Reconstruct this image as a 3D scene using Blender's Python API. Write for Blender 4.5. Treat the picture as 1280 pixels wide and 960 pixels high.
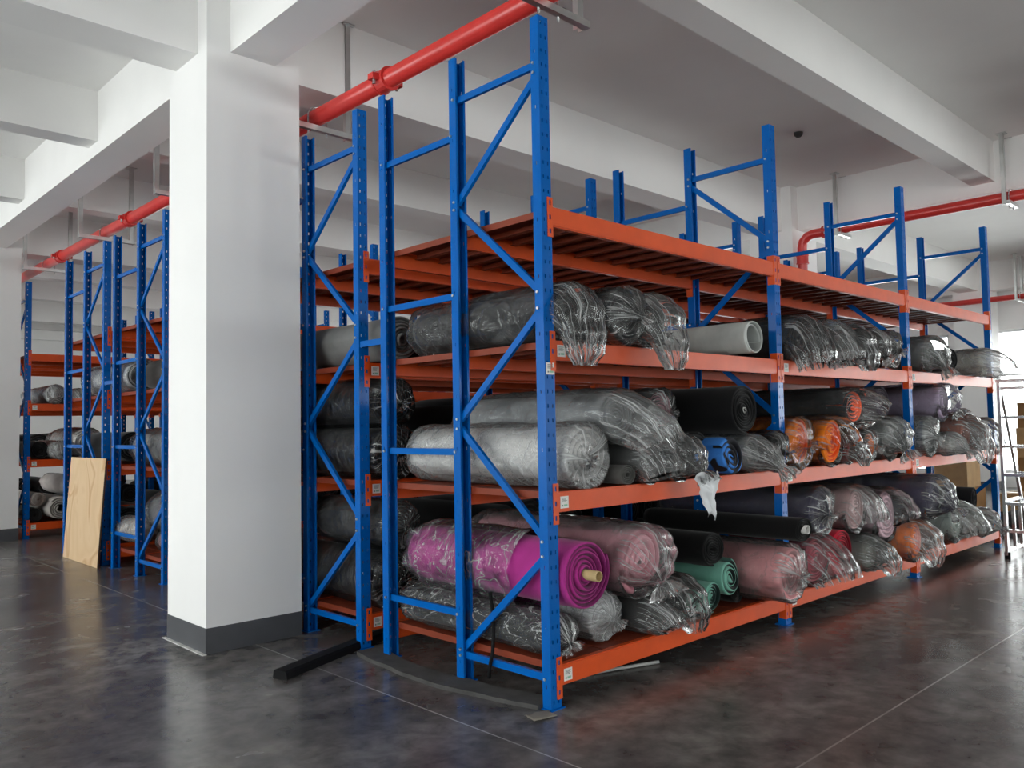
import bpy, bmesh, math, random
from mathutils import Vector, Matrix, noise
for o in list(bpy.data.objects): bpy.data.objects.remove(o)
SC = bpy.context.scene
COL = SC.collection
PI = math.pi

# ------------------------------------------------------------------ camera
cam_d = bpy.data.cameras.new('camera'); cam = bpy.data.objects.new('camera', cam_d); COL.objects.link(cam)
yaw, pit, rol, F = math.radians(43.778), math.radians(2.979), math.radians(-1.031), 1031.0
fw = Vector((math.sin(yaw)*math.cos(pit), math.cos(yaw)*math.cos(pit), math.sin(pit)))
rt = Vector((math.cos(yaw), -math.sin(yaw), 0)); up = rt.cross(fw)
rt, up = rt*math.cos(rol) + up*math.sin(rol), -rt*math.sin(rol) + up*math.cos(rol)
M = Matrix((rt, up, -fw)).transposed().to_4x4(); M.translation = Vector((-3.068, -2.939, 1.433))
cam.matrix_world = M
cam_d.sensor_fit = 'HORIZONTAL'; cam_d.sensor_width = 36.0; cam_d.lens = 36.0*F/1280.0
cam_d.clip_start = 0.05; cam_d.clip_end = 200
SC.camera = cam

# ------------------------------------------------------------------ daylight and exposure
w = bpy.data.worlds.new('daylight'); SC.world = w; w.use_nodes = True
bg = w.node_tree.nodes['Background']; bg.inputs[0].default_value = (0.985, 0.965, 0.955, 1); bg.inputs[1].default_value = 10.0
SC.view_settings.view_transform = 'Standard'; SC.view_settings.look = 'None'
SC.view_settings.exposure = 0.0; SC.view_settings.gamma = 1.0; SC.view_settings.use_curve_mapping = False
SC.cycles.max_bounces = 10; SC.cycles.diffuse_bounces = 6; SC.cycles.glossy_bounces = 4
SC.cycles.transparent_max_bounces = 24; SC.cycles.sample_clamp_indirect = 6.0
SC.cycles.caustics_reflective = False; SC.cycles.caustics_refractive = False

# hall: inside faces of the outer walls
HX0, HX1, HY0, HY1, HZ = -9.0, 16.2, -14.0, 24.0, 4.62
def portal(loc, rot, sx, sy):
    l = bpy.data.lights.new('window_daylight', 'AREA'); l.shape = 'RECTANGLE'; l.size = sx; l.size_y = sy; l.energy = 1.0
    l.cycles.is_portal = True
    o = bpy.data.objects.new('window_daylight', l); COL.objects.link(o); o.location = loc; o.rotation_euler = rot

# ------------------------------------------------------------------ materials
def s2l(c):
    c /= 255.0
    return c/12.92 if c <= 0.04045 else ((c+0.055)/1.055)**2.4
def rgb(r, g, b): return (s2l(r), s2l(g), s2l(b), 1)
class NT:
    def __init__(s, name):
        s.m = bpy.data.materials.new(name); s.m.use_nodes = True
        s.t = s.m.node_tree; s.n = s.t.nodes; s.l = s.t.links; s.bsdf = s.n['Principled BSDF']; s.out = s.n['Material Output']
    def add(s, typ, **kw):
        x = s.n.new(typ)
        for k, v in kw.items():
            if hasattr(x, k): setattr(x, k, v)
        return x
    def link(s, a, b): s.l.new(a, b)
    def tex(s, scale, detail=4, rough=.55, typ='noise', vec=None, stretch=None, dist=0, coord='Object'):
        tc = s.add('ShaderNodeTexCoord')
        src = tc.outputs[coord] if vec is None else vec
        if stretch:
            mp = s.add('ShaderNodeMapping'); mp.inputs['Scale'].default_value = stretch; s.link(src, mp.inputs[0]); src = mp.outputs[0]
        nz = s.add('ShaderNodeTexNoise'); nz.inputs['Scale'].default_value = scale; nz.inputs['Detail'].default_value = detail
        nz.inputs['Roughness'].default_value = rough; nz.inputs['Distortion'].default_value = dist; s.link(src, nz.inputs['Vector'])
        return nz.outputs['Fac']
    def ramp(s, fac, stops):
        r = s.add('ShaderNodeValToRGB'); e = r.color_ramp.elements
        while len(e) < len(stops): e.new(.5)
        for i, (p, c) in enumerate(stops): e[i].position = p; e[i].color = c
        s.link(fac, r.inputs[0]); return r.outputs[0]
    def bump(s, h, strength, dist=.01, to=None):
        b = s.add('ShaderNodeBump'); b.inputs['Strength'].default_value = strength; b.inputs['Distance'].default_value = dist
        s.link(h, b.inputs['Height']); s.link(b.outputs[0], (to or s.bsdf).inputs['Normal']); return b.outputs[0]
def mul(c, k): return (c[0]*k, c[1]*k, c[2]*k, 1)

def plain(name, col, rough=.5, metal=0, var=.12, scale=6, bump=0, bscale=40, coat=0, spec=.5):
    t = NT(name); b = t.bsdf; b.inputs['Specular IOR Level'].default_value = spec
    f = t.tex(scale)
    t.link(t.ramp(f, [(.3, mul(col, 1-var)), (.7, mul(col, 1+var))]), b.inputs['Base Color'])
    b.inputs['Roughness'].default_value = rough; b.inputs['Metallic'].default_value = metal
    if coat: b.inputs['Coat Weight'].default_value = coat; b.inputs['Coat Roughness'].default_value = .12
    if bump: t.bump(t.tex(bscale), bump, .004)
    return t.m
def fabric(name, col, rough=.9):
    t = NT(name); b = t.bsdf
    t.link(t.ramp(t.tex(5, 5), [(.3, mul(col, .82)), (.7, mul(col, 1.12))]), b.inputs['Base Color'])
    b.inputs['Roughness'].default_value = rough
    b.inputs['Sheen Weight'].default_value = .12; b.inputs['Specular IOR Level'].default_value = .25
    t.bump(t.tex(160, 2), .35, .002)
    return t.m
def film(name, haze, tint=(.975, .982, .982, 1), col=(.80, .82, .82, 1), rough=.14, wr=1.0, rib=False, loose=.13):
    """thin clear polythene: mostly transparent, glossy, with cloudy creases"""
    t = NT(name); t.n.remove(t.bsdf)
    # film_co follows the sheet: around the roll (x, y) and along it (z); tail is 1 where the sheet is gathered past the roll
    co = t.add('ShaderNodeAttribute'); co.attribute_name = 'film_co'; tw = t.add('ShaderNodeAttribute'); tw.attribute_name = 'tail'
    body = (.7, .7, 3.2) if rib else (1, 1, .9)
    n1 = t.tex(6, 3, .5, dist=.9, vec=co.outputs['Vector'], stretch=body); n2 = t.tex(18, 2, .5, dist=.8, vec=co.outputs['Vector'], stretch=body)
    n3 = t.tex(17, 2, .45, dist=.25, vec=co.outputs['Vector'], stretch=(1, 1, .10)); n4 = t.tex(9, 3, .5, dist=.8, vec=co.outputs['Vector'], stretch=(1, 1, .5))
    def mixf(a_, b_):
        m = t.add('ShaderNodeMix', data_type='FLOAT'); t.link(tw.outputs['Fac'], m.inputs[0]); t.link(a_, m.inputs[2]); t.link(b_, m.inputs[3]); return m.outputs[0]
    def crease(n, wid):
        a = t.add('ShaderNodeMath', operation='SUBTRACT'); t.link(n, a.inputs[0]); a.inputs[1].default_value = .5
        c = t.add('ShaderNodeMath', operation='ABSOLUTE'); t.link(a.outputs[0], c.inputs[0])
        return t.ramp(c.outputs[0], [(0, (1, 1, 1, 1)), (wid, (.3, .3, .3, 1)), (wid*3.5, (0, 0, 0, 1))])
    c1, c2, c3, c4 = crease(n1, .012), crease(n2, .014), crease(n3, .015), crease(n4, .012)
    ca, cb = mixf(c1, c3), mixf(c2, c4)
    ad = t.add('ShaderNodeMath', operation='MULTIPLY_ADD'); t.link(cb, ad.inputs[0]); ad.inputs[1].default_value = .35; t.link(ca, ad.inputs[2])
    hg = t.add('ShaderNodeMath', operation='MULTIPLY_ADD'); t.link(mixf(n2, n4), hg.inputs[0]); hg.inputs[1].default_value = .4; t.link(mixf(n1, n3), hg.inputs[2])
    h2 = t.add('ShaderNodeMath', operation='MULTIPLY_ADD'); t.link(ad.outputs[0], h2.inputs[0]); h2.inputs[1].default_value = .10; t.link(hg.outputs[0], h2.inputs[2])
    bp = t.add('ShaderNodeBump'); bp.inputs['Strength'].default_value = .7*wr; bp.inputs['Distance'].default_value = .035; t.link(h2.outputs[0], bp.inputs['Height'])
    tr = t.add('ShaderNodeBsdfTransparent'); tr.inputs[0].default_value = tint
    gl = t.add('ShaderNodeBsdfGlossy'); gl.inputs['Roughness'].default_value = rough; t.link(bp.outputs[0], gl.inputs['Normal'])
    df = t.add('ShaderNodeBsdfDiffuse'); df.inputs[0].default_value = col
    tl = t.add('ShaderNodeBsdfTranslucent'); tl.inputs[0].default_value = col
    m0 = t.add('ShaderNodeMixShader'); m0.inputs[0].default_value = .4; t.link(df.outputs[0], m0.inputs[1]); t.link(tl.outputs[0], m0.inputs[2])
    wt = t.add('ShaderNodeMath', operation='MULTIPLY_ADD'); t.link(tw.outputs['Fac'], wt.inputs[0]); wt.inputs[1].default_value = .34; wt.inputs[2].default_value = loose+haze*.5
    cl = t.add('ShaderNodeMath', operation='MULTIPLY_ADD'); t.link(ad.outputs[0], cl.inputs[0]); t.link(wt.outputs[0], cl.inputs[1]); cl.inputs[2].default_value = haze; cl.use_clamp = True
    m1 = t.add('ShaderNodeMixShader'); t.link(cl.outputs[0], m1.inputs[0]); t.link(tr.outputs[0], m1.inputs[1]); t.link(m0.outputs[0], m1.inputs[2])
    fr = t.add('ShaderNodeFresnel'); fr.inputs[0].default_value = 1.45; t.link(bp.outputs[0], fr.inputs['Normal'])
    fs = t.add('ShaderNodeMath', operation='MULTIPLY'); t.link(fr.outputs[0], fs.inputs[0]); fs.inputs[1].default_value = 1.0; fs.use_clamp = True
    m2 = t.add('ShaderNodeMixShader'); t.link(fs.outputs[0], m2.inputs[0]); t.link(m1.outputs[0], m2.inputs[1]); t.link(gl.outputs[0], m2.inputs[2])
    t.link(m2.outputs[0], t.out.inputs[0])
    return t.m

def mat_floor():
    t = NT('polished_concrete'); b = t.bsdf
    big = t.tex(.7, 5, .6, dist=.3, stretch=(.7, 1.3, 1)); mid = t.tex(2.2, 4, .5, dist=.4, stretch=(.8, 1.25, 1)); sml = t.tex(7, 6, .62, dist=.25); fine = t.tex(60, 3)
    c1 = t.ramp(mid, [(.3, (.056, .053, .053, 1)), (.5, (.108, .102, .099, 1)), (.7, (.215, .200, .188, 1))])
    c2 = t.ramp(big, [(.35, (.055, .053, .054, 1)), (.65, (.160, .148, .140, 1))])
    c3 = t.ramp(sml, [(.32, (.60, .60, .61, 1)), (.68, (1.45, 1.43, 1.40, 1))])
    m9 = t.add('ShaderNodeMix', data_type='RGBA'); m9.inputs[0].default_value = .5; t.link(c1, m9.inputs[6]); t.link(c2, m9.inputs[7])
    mx = t.add('ShaderNodeMix', data_type='RGBA', blend_type='MULTIPLY'); mx.inputs[0].default_value = 1; t.link(m9.outputs[2], mx.inputs[6]); t.link(c3, mx.inputs[7])
    # chalky saw-cut joints, worn away in places
    tc = t.add('ShaderNodeTexCoord'); sp = t.add('ShaderNodeSeparateXYZ'); t.link(tc.outputs['Object'], sp.inputs[0])
    def line(sock, pos, wid):
        a = t.add('ShaderNodeMath', operation='SUBTRACT'); t.link(sock, a.inputs[0]); a.inputs[1].default_value = pos
        c = t.add('ShaderNodeMath', operation='ABSOLUTE'); t.link(a.outputs[0], c.inputs[0])
        d = t.add('ShaderNodeMath', operation='LESS_THAN'); t.link(c.outputs[0], d.inputs[0]); d.inputs[1].default_value = wid
        return d.outputs[0]
    l1 = line(sp.outputs[0], -.435, .0045); l2 = line(sp.outputs[1], -1.21, .005); l3 = line(sp.outputs[0], -5.0, .005); l4 = line(sp.outputs[1], -6.0, .005)
    acc = l1
    for l in (l2, l3, l4):
        a = t.add('ShaderNodeMath', operation='MAXIMUM'); t.link(acc, a.inputs[0]); t.link(l, a.inputs[1]); acc = a.outputs[0]
    wear = t.ramp(t.tex(1.3, 4), [(.36, (.12, .12, .12, 1)), (.52, (.85, .85, .85, 1))])
    a = t.add('ShaderNodeMath', operation='MULTIPLY'); t.link(acc, a.inputs[0]); t.link(wear, a.inputs[1])
    # chalky smears of plaster on the slab
    for cx, cy, rr_, kk in ((-.98, 2.75, .55, .42), (-.55, 7.9, 1.1, .22), (-.10, -.02, .35, .25)):
        dv = t.add('ShaderNodeVectorMath', operation='DISTANCE'); t.link(tc.outputs['Object'], dv.inputs[0]); dv.inputs[1].default_value = (cx, cy, 0)
        mr = t.add('ShaderNodeMapRange'); t.link(dv.outputs['Value'], mr.inputs[0]); mr.inputs[1].default_value = 0; mr.inputs[2].default_value = rr_; mr.inputs[3].default_value = kk; mr.inputs[4].default_value = 0
        sm = t.add('ShaderNodeMath', operation='MULTIPLY'); t.link(mr.outputs[0], sm.inputs[0]); t.link(t.ramp(sml, [(.42, (0, 0, 0, 1)), (.62, (1, 1, 1, 1))]), sm.inputs[1])
        a2 = t.add('ShaderNodeMath', operation='MAXIMUM'); t.link(a.outputs[0], a2.inputs[0]); t.link(sm.outputs[0], a2.inputs[1]); a = a2
    mj = t.add('ShaderNodeMix', data_type='RGBA'); t.link(a.outputs[0], mj.inputs[0]); t.link(mx.outputs[2], mj.inputs[6]); mj.inputs[7].default_value = (.42, .41, .39, 1)
    t.link(mj.outputs[2], b.inputs['Base Color'])
    rr = t.ramp(mid, [(.3, (.225,)*3+(1,)), (.7, (.275,)*3+(1,))]); t.link(rr, b.inputs['Roughness'])
    b.inputs['Specular IOR Level'].default_value = .48
    return t.m
def mat_plaster(name='white_plaster', col=(.87, .865, .855, 1), rough=.75):
    t = NT(name); b = t.bsdf
    t.link(t.ramp(t.tex(.8, 4), [(.3, mul(col, .95)), (.7, mul(col, 1.02))]), b.inputs['Base Color'])
    b.inputs['Roughness'].default_value = rough; b.inputs['Specular IOR Level'].default_value = .3
    t.bump(t.tex(25, 3), .05, .004); return t.m
def mat_ply():
    t = NT('plywood_face'); b = t.bsdf
    n = t.tex(1.6, 2, .4, stretch=(1, 1.0, .8), dist=.6)
    wv = t.add('ShaderNodeMath', operation='MULTIPLY'); t.link(n, wv.inputs[0]); wv.inputs[1].default_value = 9
    fr = t.add('ShaderNodeMath', operation='PINGPONG'); t.link(wv.outputs[0], fr.inputs[0]); fr.inputs[1].default_value = 1
    t.link(t.ramp(fr.outputs[0], [(0, rgb(208, 176, 136)), (.6, rgb(214, 184, 146)), (1, rgb(190, 150, 106))]), b.inputs['Base Color'])
    b.inputs['Roughness'].default_value = .55; return t.m

M_FLOOR = mat_floor(); M_WALL = mat_plaster(); M_CEIL = mat_plaster('ceiling_paint', (.87, .865, .85, 1)); M_SKIRT = plain('grey_skirting_paint', (.075, .078, .085, 1), .45)
M_CHALK = plain('chalky_plaster_line', (.62, .62, .60, 1), .9, var=.3, scale=14)
M_BLUE = plain('blue_powder_coat', (.0, .108, .43, 1), .2, var=.05, spec=.22)
M_ORANGE = plain('orange_powder_coat', (.66, .078, .010, 1), .36, var=.08, spec=.35)
M_DECK = plain('orange_deck_shaded', (.21, .036, .014, 1), .5, var=.12, spec=.3)  # deck orange darkened in its colour to stand in for shelf shade
M_STEEL = plain('zinc_steel', (.62, .63, .62, 1), .32, 1.0); M_ALU = plain('aluminium', (.80, .81, .82, 1), .25, 1.0)
M_RED = plain('red_pipe_paint', (.62, .040, .034, 1), .32, var=.08, coat=.1)
M_STICK = plain('sticker_paper', (.75, .75, .72, 1), .6); M_PRINT = plain('sticker_print', (.16, .17, .17, 1), .6); M_GREENP = plain('sticker_green_print', (.25, .5, .36, 1), .6)
M_PLY = mat_ply(); M_PLYE = plain('plywood_edge_shadow', rgb(70, 50, 34), .7)
M_RUB = plain('black_rubber', (.005, .005, .006, 1), .8, spec=.2); M_DUST = plain('dusty_grey_foam', (.055, .053, .052, 1), .9, var=.3, scale=9)
M_CARD = plain('cardboard', rgb(150, 112, 70), .8); M_CARD2 = plain('pale_cardboard', rgb(186, 152, 108), .8); M_TUBE = plain('cardboard_tube', rgb(205, 180, 130), .75)
M_FRAMEW = plain('white_window_frame', (.75, .75, .76, 1), .4); M_TAPE = plain('packing_tape', rgb(196, 165, 110), .25)
F_CLEAR = film('clear_polythene', .05); F_MILK = film('milky_polythene', .26); F_THIN = film('glossy_clear_wrap', .008, rough=.10, wr=1.2, rib=True); F_HAZE = film('hazy_polythene', .11); F_LOOSE = film('loose_polythene', .07, wr=1.3, loose=.42)
def mat_glass():
    t = NT('window_glass'); t.n.remove(t.bsdf)
    tr = t.add('ShaderNodeBsdfTransparent'); tr.inputs[0].default_value = (.94, .97, .97, 1); gl = t.add('ShaderNodeBsdfGlossy'); gl.inputs['Roughness'].default_value = .02
    fr = t.add('ShaderNodeFresnel'); fr.inputs[0].default_value = 1.45
    m = t.add('ShaderNodeMixShader'); t.link(fr.outputs[0], m.inputs[0]); t.link(tr.outputs[0], m.inputs[1]); t.link(gl.outputs[0], m.inputs[2]); t.link(m.outputs[0], t.out.inputs[0]); return t.m
M_GLASS = mat_glass()
_fab = {}
def fab(r, g, b):
    k = (r, g, b)
    if k not in _fab: _fab[k] = fabric('fabric_%02d' % len(_fab), mul(rgb(r, g, b), .8 if max(k) < 150 else 1.1))
    return _fab[k]

# ------------------------------------------------------------------ mesh helpers
class MB:
    def __init__(s): s.v = []; s.f = []; s.mi = []; s.mats = []
    def m(s, mat):
        if mat not in s.mats: s.mats.append(mat)
        return s.mats.index(mat)
    def box(s, a, b, mat, R=None):
        i = len(s.v); x0, y0, z0 = a; x1, y1, z1 = b
        P = [(x0,y0,z0),(x1,y0,z0),(x1,y1,z0),(x0,y1,z0),(x0,y0,z1),(x1,y0,z1),(x1,y1,z1),(x0,y1,z1)]
        if R is not None: P = [tuple(R @ Vector(p)) for p in P]
        s.v += P; k = s.m(mat)
        for q in ((0,3,2,1),(4,5,6,7),(0,1,5,4),(1,2,6,5),(2,3,7,6),(3,0,4,7)): s.f.append([i+j for j in q]); s.mi.append(k)
    def bar(s, p, q, wa, wb, mat, up=Vector((1, 0, 0))):
        p, q = Vector(p), Vector(q); d = (q-p).normalized(); a = (up - d*up.dot(d)).normalized(); b = d.cross(a); i = len(s.v); k = s.m(mat)
        for c in (p, q):
            for sa, sb in ((-1,-1),(1,-1),(1,1),(-1,1)): s.v.append(tuple(c + a*sa*wa/2 + b*sb*wb/2))
        for f in ((0,3,2,1),(4,5,6,7),(0,1,5,4),(1,2,6,5),(2,3,7,6),(3,0,4,7)): s.f.append([i+j for j in f]); s.mi.append(k)
    def tube(s, pts, r, mat, n=12, caps=True):
        pts = [Vector(p) for p in pts]; k = s.m(mat); rings = []
        ref = None
        for j, p in enumerate(pts):
            d = (pts[min(j+1, len(pts)-1)] - pts[max(j-1, 0)]).normalized()
            if ref is None: ref = Vector((0,0,1)) if abs(d.z) < .9 else Vector((1,0,0))
            a = (ref - d*ref.dot(d)).normalized(); ref = a; b = d.cross(a); i = len(s.v)
            rr = r[j] if isinstance(r, (list, tuple)) else r
            for t in range(n): s.v.append(tuple(p + (a*math.cos(2*PI*t/n) + b*math.sin(2*PI*t/n))*rr))
            rings.append(i)
        for A, B in zip(rings, rings[1:]):
            for t in range(n): u = (t+1) % n; s.f.append([A+t, A+u, B+u, B+t]); s.mi.append(k)
        if caps:
            s.f.append([rings[0]+t for t in range(n)][::-1]); s.mi.append(k); s.f.append([rings[-1]+t for t in range(n)]); s.mi.append(k)
    def mesh(s, name, smooth=False):
        me = bpy.data.meshes.new(name); me.from_pydata(s.v, [], s.f)
        for m in s.mats: me.materials.append(m)
        me.polygons.foreach_set('material_index', s.mi)
        if smooth: me.polygons.foreach_set('use_smooth', [True]*len(s.f))
        me.update()
        if getattr(s, 'co', None):
            at = me.attributes.new('film_co', 'FLOAT_VECTOR', 'POINT'); at.data.foreach_set('vector', s.co)
            at = me.attributes.new('tail', 'FLOAT', 'POINT'); at.data.foreach_set('value', s.tw)
        return me
    def build(s, name, parent=None, smooth=False, loc=None):
        return link(name, s.mesh(name, smooth), parent, loc)
def link(name, me, parent=None, loc=None, rotz=0):
    o = bpy.data.objects.new(name, me); COL.objects.link(o)
    if parent is not None: o.parent = parent
    if loc is not None: o.location = loc
    if rotz: o.rotation_euler = (0, 0, rotz)
    return o
def tag(o, label, cat, group=None):
    o['label'] = label; o['category'] = cat
    if group: o['group'] = group
    return o
def thing(name, label, cat, loc=(0,0,0), rot=(0,0,0), group=None):
    o = bpy.data.objects.new(name, None); COL.objects.link(o); o.location = loc; o.rotation_euler = rot; o.empty_display_size = .1
    return tag(o, label, cat, group)
def struct(o): o['kind'] = 'structure'; return o
def copy_tree(o, parent=None):
    c = o.copy(); COL.objects.link(c); c.parent = parent
    for ch in [x for x in o.children]: copy_tree(ch, c)
    return c

# ------------------------------------------------------------------ the hall
b = MB(); b.box((HX0-.3, HY0-.3, -.2), (HX1+.3, HY1+.3, 0), M_FLOOR); struct(b.build('floor'))
b = MB(); b.box((HX0-.3, HY0-.3, HZ), (HX1+.3, HY1+.3, HZ+.2), M_CEIL); struct(b.build('ceiling'))
GX = [-.61-8.05, -.61, 7.44, 15.49]                      # girders, along Y
for i, x in enumerate(GX):
    g = MB(); x1 = x+.33
    g.box((x, HY0, 4.03), (x1, HY1, HZ), M_CEIL); struct(g.build('ceiling_girder'))
by = [(-12.92, 1), (-10.35, 0), (-7.78, 0), (-5.01, 1), (-2.45, 0), (.07, 0), (2.69, 1), (5.25, 0), (7.82, 0), (10.39, 1), (12.95, 0), (15.5, 0), (18.09, 1), (20.7, 0), (23.2, 0)]
for y, main in by:
    wd, zb = (.37, 4.02) if main else (.25, 4.15)
    g = MB(); xs = [HX0] + sum([[x, x+.33] for x in GX], []) + [HX1]
    for a, c in zip(xs[::2], xs[1::2]):
        if c-a > .05: g.box((a, y-wd/2, zb), (c, y+wd/2, HZ), M_CEIL)
    struct(g.build('ceiling_beam'))
for cx in (-.775-8.05, -.775, 7.275, 15.3):
    for cy in (-5.345, 2.355, 10.05, 17.75):
        if cx < -5 and cy > 0: pass
        g = MB(); g.box((cx, cy, 0), (cx+.687, cy+.635, HZ), M_WALL)
        c = struct(g.build('concrete_column'))
        k = MB(); k.box((cx-.004, cy-.004, 0), (cx+.691, cy+.639, .165), M_SKIRT); k.build('skirting', c)
        if cx == -.775 and cy == 2.355:
            k = MB(); k.box((cx-.03, cy-.02, 0), (cx-.004, cy+.66, .004), M_CHALK); k.build('chalk_line', c)

def wall(name, axis, c, out, u0, u1, wins, z0, z1, n0):
    """wall with window openings, window frames, panes and sky portals; u runs along the wall"""
    g = MB(); th = .3*out
    def bx(m, a, b_, za, zb, d0, d1, mat):
        lo, hi = min(c+d0, c+d1), max(c+d0, c+d1)
        if axis == 'X': m.box((lo, a, za), (hi, b_, zb), mat)
        else: m.box((a, lo, za), (b_, hi, zb), mat)
    p = u0
    for a, e in wins:
        bx(g, p, a, 0, HZ, 0, th, M_WALL); bx(g, a, e, 0, z0, 0, th, M_WALL); bx(g, a, e, z1, HZ, 0, th, M_WALL); p = e
    bx(g, p, u1, 0, HZ, 0, th, M_WALL); struct(g.build(name))
    for i, (a, e) in enumerate(wins):
        f = MB(); d0, d1 = .10*out, .16*out; t = .05
        bx(f, a, e, z0, z0+t, d0, d1, M_FRAMEW); bx(f, a, e, z1-t, z1, d0, d1, M_FRAMEW); bx(f, a, a+t, z0, z1, d0, d1, M_FRAMEW); bx(f, e-t, e, z0, z1, d0, d1, M_FRAMEW)
        n = max(1, round((e-a)/1.1)); zs = [z0+t+(z1-z0-2*t)*q for q in (0, .38, .69, 1)]
        for q in range(1, n): u = a+(e-a)*q/n; bx(f, u-.025, u+.025, z0, z1, d0, d1, M_FRAMEW)
        for q in zs[1:3]: bx(f, a, e, q-.02, q+.02, d0, d1, M_FRAMEW)
        wo = struct(f.build('window_%d' % (n0+i)))
        gp = MB(); bx(gp, a+t, e-t, z0+t, z1-t, .125*out, .131*out, M_GLASS); gp.build('pane', wo)
        mid = (a+e)/2; zc = (z0+z1)/2
        if axis == 'X': portal((c+.2*out, mid, zc), (0, PI/2*(1 if out > 0 else -1), 0), z1-z0, e-a)
        else: portal((mid, c+.2*out, zc), (-PI/2*(1 if out > 0 else -1), 0, 0), e-a, z1-z0)
wall('wall_right', 'X', HX1, 1, HY0, HY1, [(-13.4, -9.2), (-8.6, -5.2), (-4.6, -.6), (0, 2.5), (3.4, 6.6), (7.2, 10.4), (11, 14.5), (15, 18.4), (19, 23.4)], .3, 3.27, 1)
wall('wall_left', 'X', HX0, -1, HY0, HY1, [(-12.5, -8.2), (-7.6, -3.6), (-3.0, 1.6), (2.4, 6.6), (7.2, 11.6), (12.2, 16.6), (17.2, 22.5)], .35, 3.8, 20)
wall('wall_back', 'Y', HY1, 1, HX0, HX1, [(8.3, 11), (11.6, 15)], .95, 3.4, 40)
wall('wall_front', 'Y', HY0, -1, HX0, HX1, [(-7, -4.4), (1.6, 3.8), (4.6, 7.2), (8.2, 11.6), (12.2, 15.6)], .3, 3.6, 50)  # unseen wall; its windows are sized to set the light from this side

# ------------------------------------------------------------------ pallet racks
PX = .02; BAY = 2.4; H = 3.6; LV = [.212, 1.092, 1.882, 2.588]; Y2, Y3 = .74, 1.46
def post_mesh():
    bm = bmesh.new(); half = .0375; dep = .06
    prof = [(-.0235, dep), (-half, dep), (-half, .033), (-half, .027), (-half, 0), (-.022, 0), (-.013, 0), (.013, 0), (.022, 0), (half, 0), (half, .027), (half, .033), (half, dep), (.0235, dep)]
    holes_web = {5, 7}; holes_fl = {2, 10}
    zs = [0.0]; n = int(H/.075)
    for i in range(n): zs += [i*.075+.028, i*.075+.047, i*.075+.075]
    rows = [[bm.verts.new((x, y, z)) for x, y in prof] for z in zs]
    for j in range(len(zs)-1):
        ph = j % 3
        for i in range(len(prof)-1):
            if ph == 1 and (i in holes_web or (i in holes_fl and (j//3) % 4 == 1)): continue
            bm.faces.new((rows[j][i], rows[j][i+1], rows[j+1][i+1], rows[j+1][i]))
    bmesh.ops.recalc_face_normals(bm, faces=bm.faces)
    bmesh.ops.solidify(bm, geom=list(bm.faces), thickness=.0028)
    bmesh.ops.recalc_face_normals(bm, faces=bm.faces)
    me = bpy.data.meshes.new('upright_post'); bm.to_mesh(me); bm.free(); me.materials.append(M_BLUE); return me
POST = post_mesh()
def plate_mesh():
    b = MB(); b.box((-.05, -.015, 0), (.05, .08, .005), M_BLUE); return b.mesh('foot_plate')
FOOT = plate_mesh()
def beam_mesh(L):
    b = MB(); b.box((0, 0, -.105), (L, .045, 0), M_ORANGE); me = b.mesh('beam')
    bm = bmesh.new(); bm.from_mesh(me); bmesh.ops.bevel(bm, geom=list(bm.edges), offset=.006, segments=2, affect='EDGES'); bm.to_mesh(me); bm.free(); return me
BEAM = beam_mesh(BAY-.075)
def conn_mesh():
    """L plate hooked on the post: front leaf with three holes, side leaf"""
    b = MB(); x0, x1, z0, z1, t = -.034, .006, -.165, .045, .004
    # front leaf as strips around three slots; leaf stands in front of the post web
    hz = [(-.145, -.120), (-.072, -.047), (.005, .030)]
    b.box((x0, -t-.001, z0), (-.022, -.001, z1), M_ORANGE); b.box((-.008, -t-.001, z0), (x1, -.001, z1), M_ORANGE)
    z = z0
    for a, c in hz: b.box((-.022, -t-.001, z), (-.008, -.001, a), M_ORANGE); z = c
    b.box((-.022, -t-.001, z), (-.008, -.001, z1), M_ORANGE)
    b.box((.0015, -.001, z0), (x1, .05, z1), M_ORANGE)
    return b.mesh('beam_connector')
CONN = conn_mesh()
def mirror_mesh(me, name):
    m2 = me.copy(); m2.name = name
    for v in m2.vertices: v.co.x = -v.co.x
    m2.flip_normals(); return m2
CONN_R = mirror_mesh(CONN, 'beam_connector')
def deck_mesh(wd, L):
    b = MB(); b.box((0, 0, -.0025), (wd, L, 0), M_DECK)
    b.box((0, 0, -.036), (.0025, L, -.0025), M_DECK); b.box((wd-.0025, 0, -.036), (wd, L, -.0025), M_DECK)
    b.box((.0025, 0, -.036), (.02, L, -.0335), M_DECK); b.box((wd-.02, 0, -.036), (wd-.0025, L, -.0335), M_DECK)
    return b.mesh('deck_panel')
NP = 12; PW = (BAY-.085)/NP; DECK = deck_mesh(PW-.008, Y3-.10)
def sticker_mesh():
    b = MB(); b.box((0, -.0015, 0), (.062, 0, .062), M_STICK)
    for k in range(4): b.box((.010, -.0022, .050-k*.006), (.050-(k % 2)*.008, -.0015, .053-k*.006), M_PRINT)
    b.box((.026, -.0022, .010), (.052, -.0015, .020), M_GREENP); b.box((.010, -.0022, .010), (.020, -.0015, .018), M_PRINT)
    return b.mesh('label_sticker')
STICK = sticker_mesh()
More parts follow.
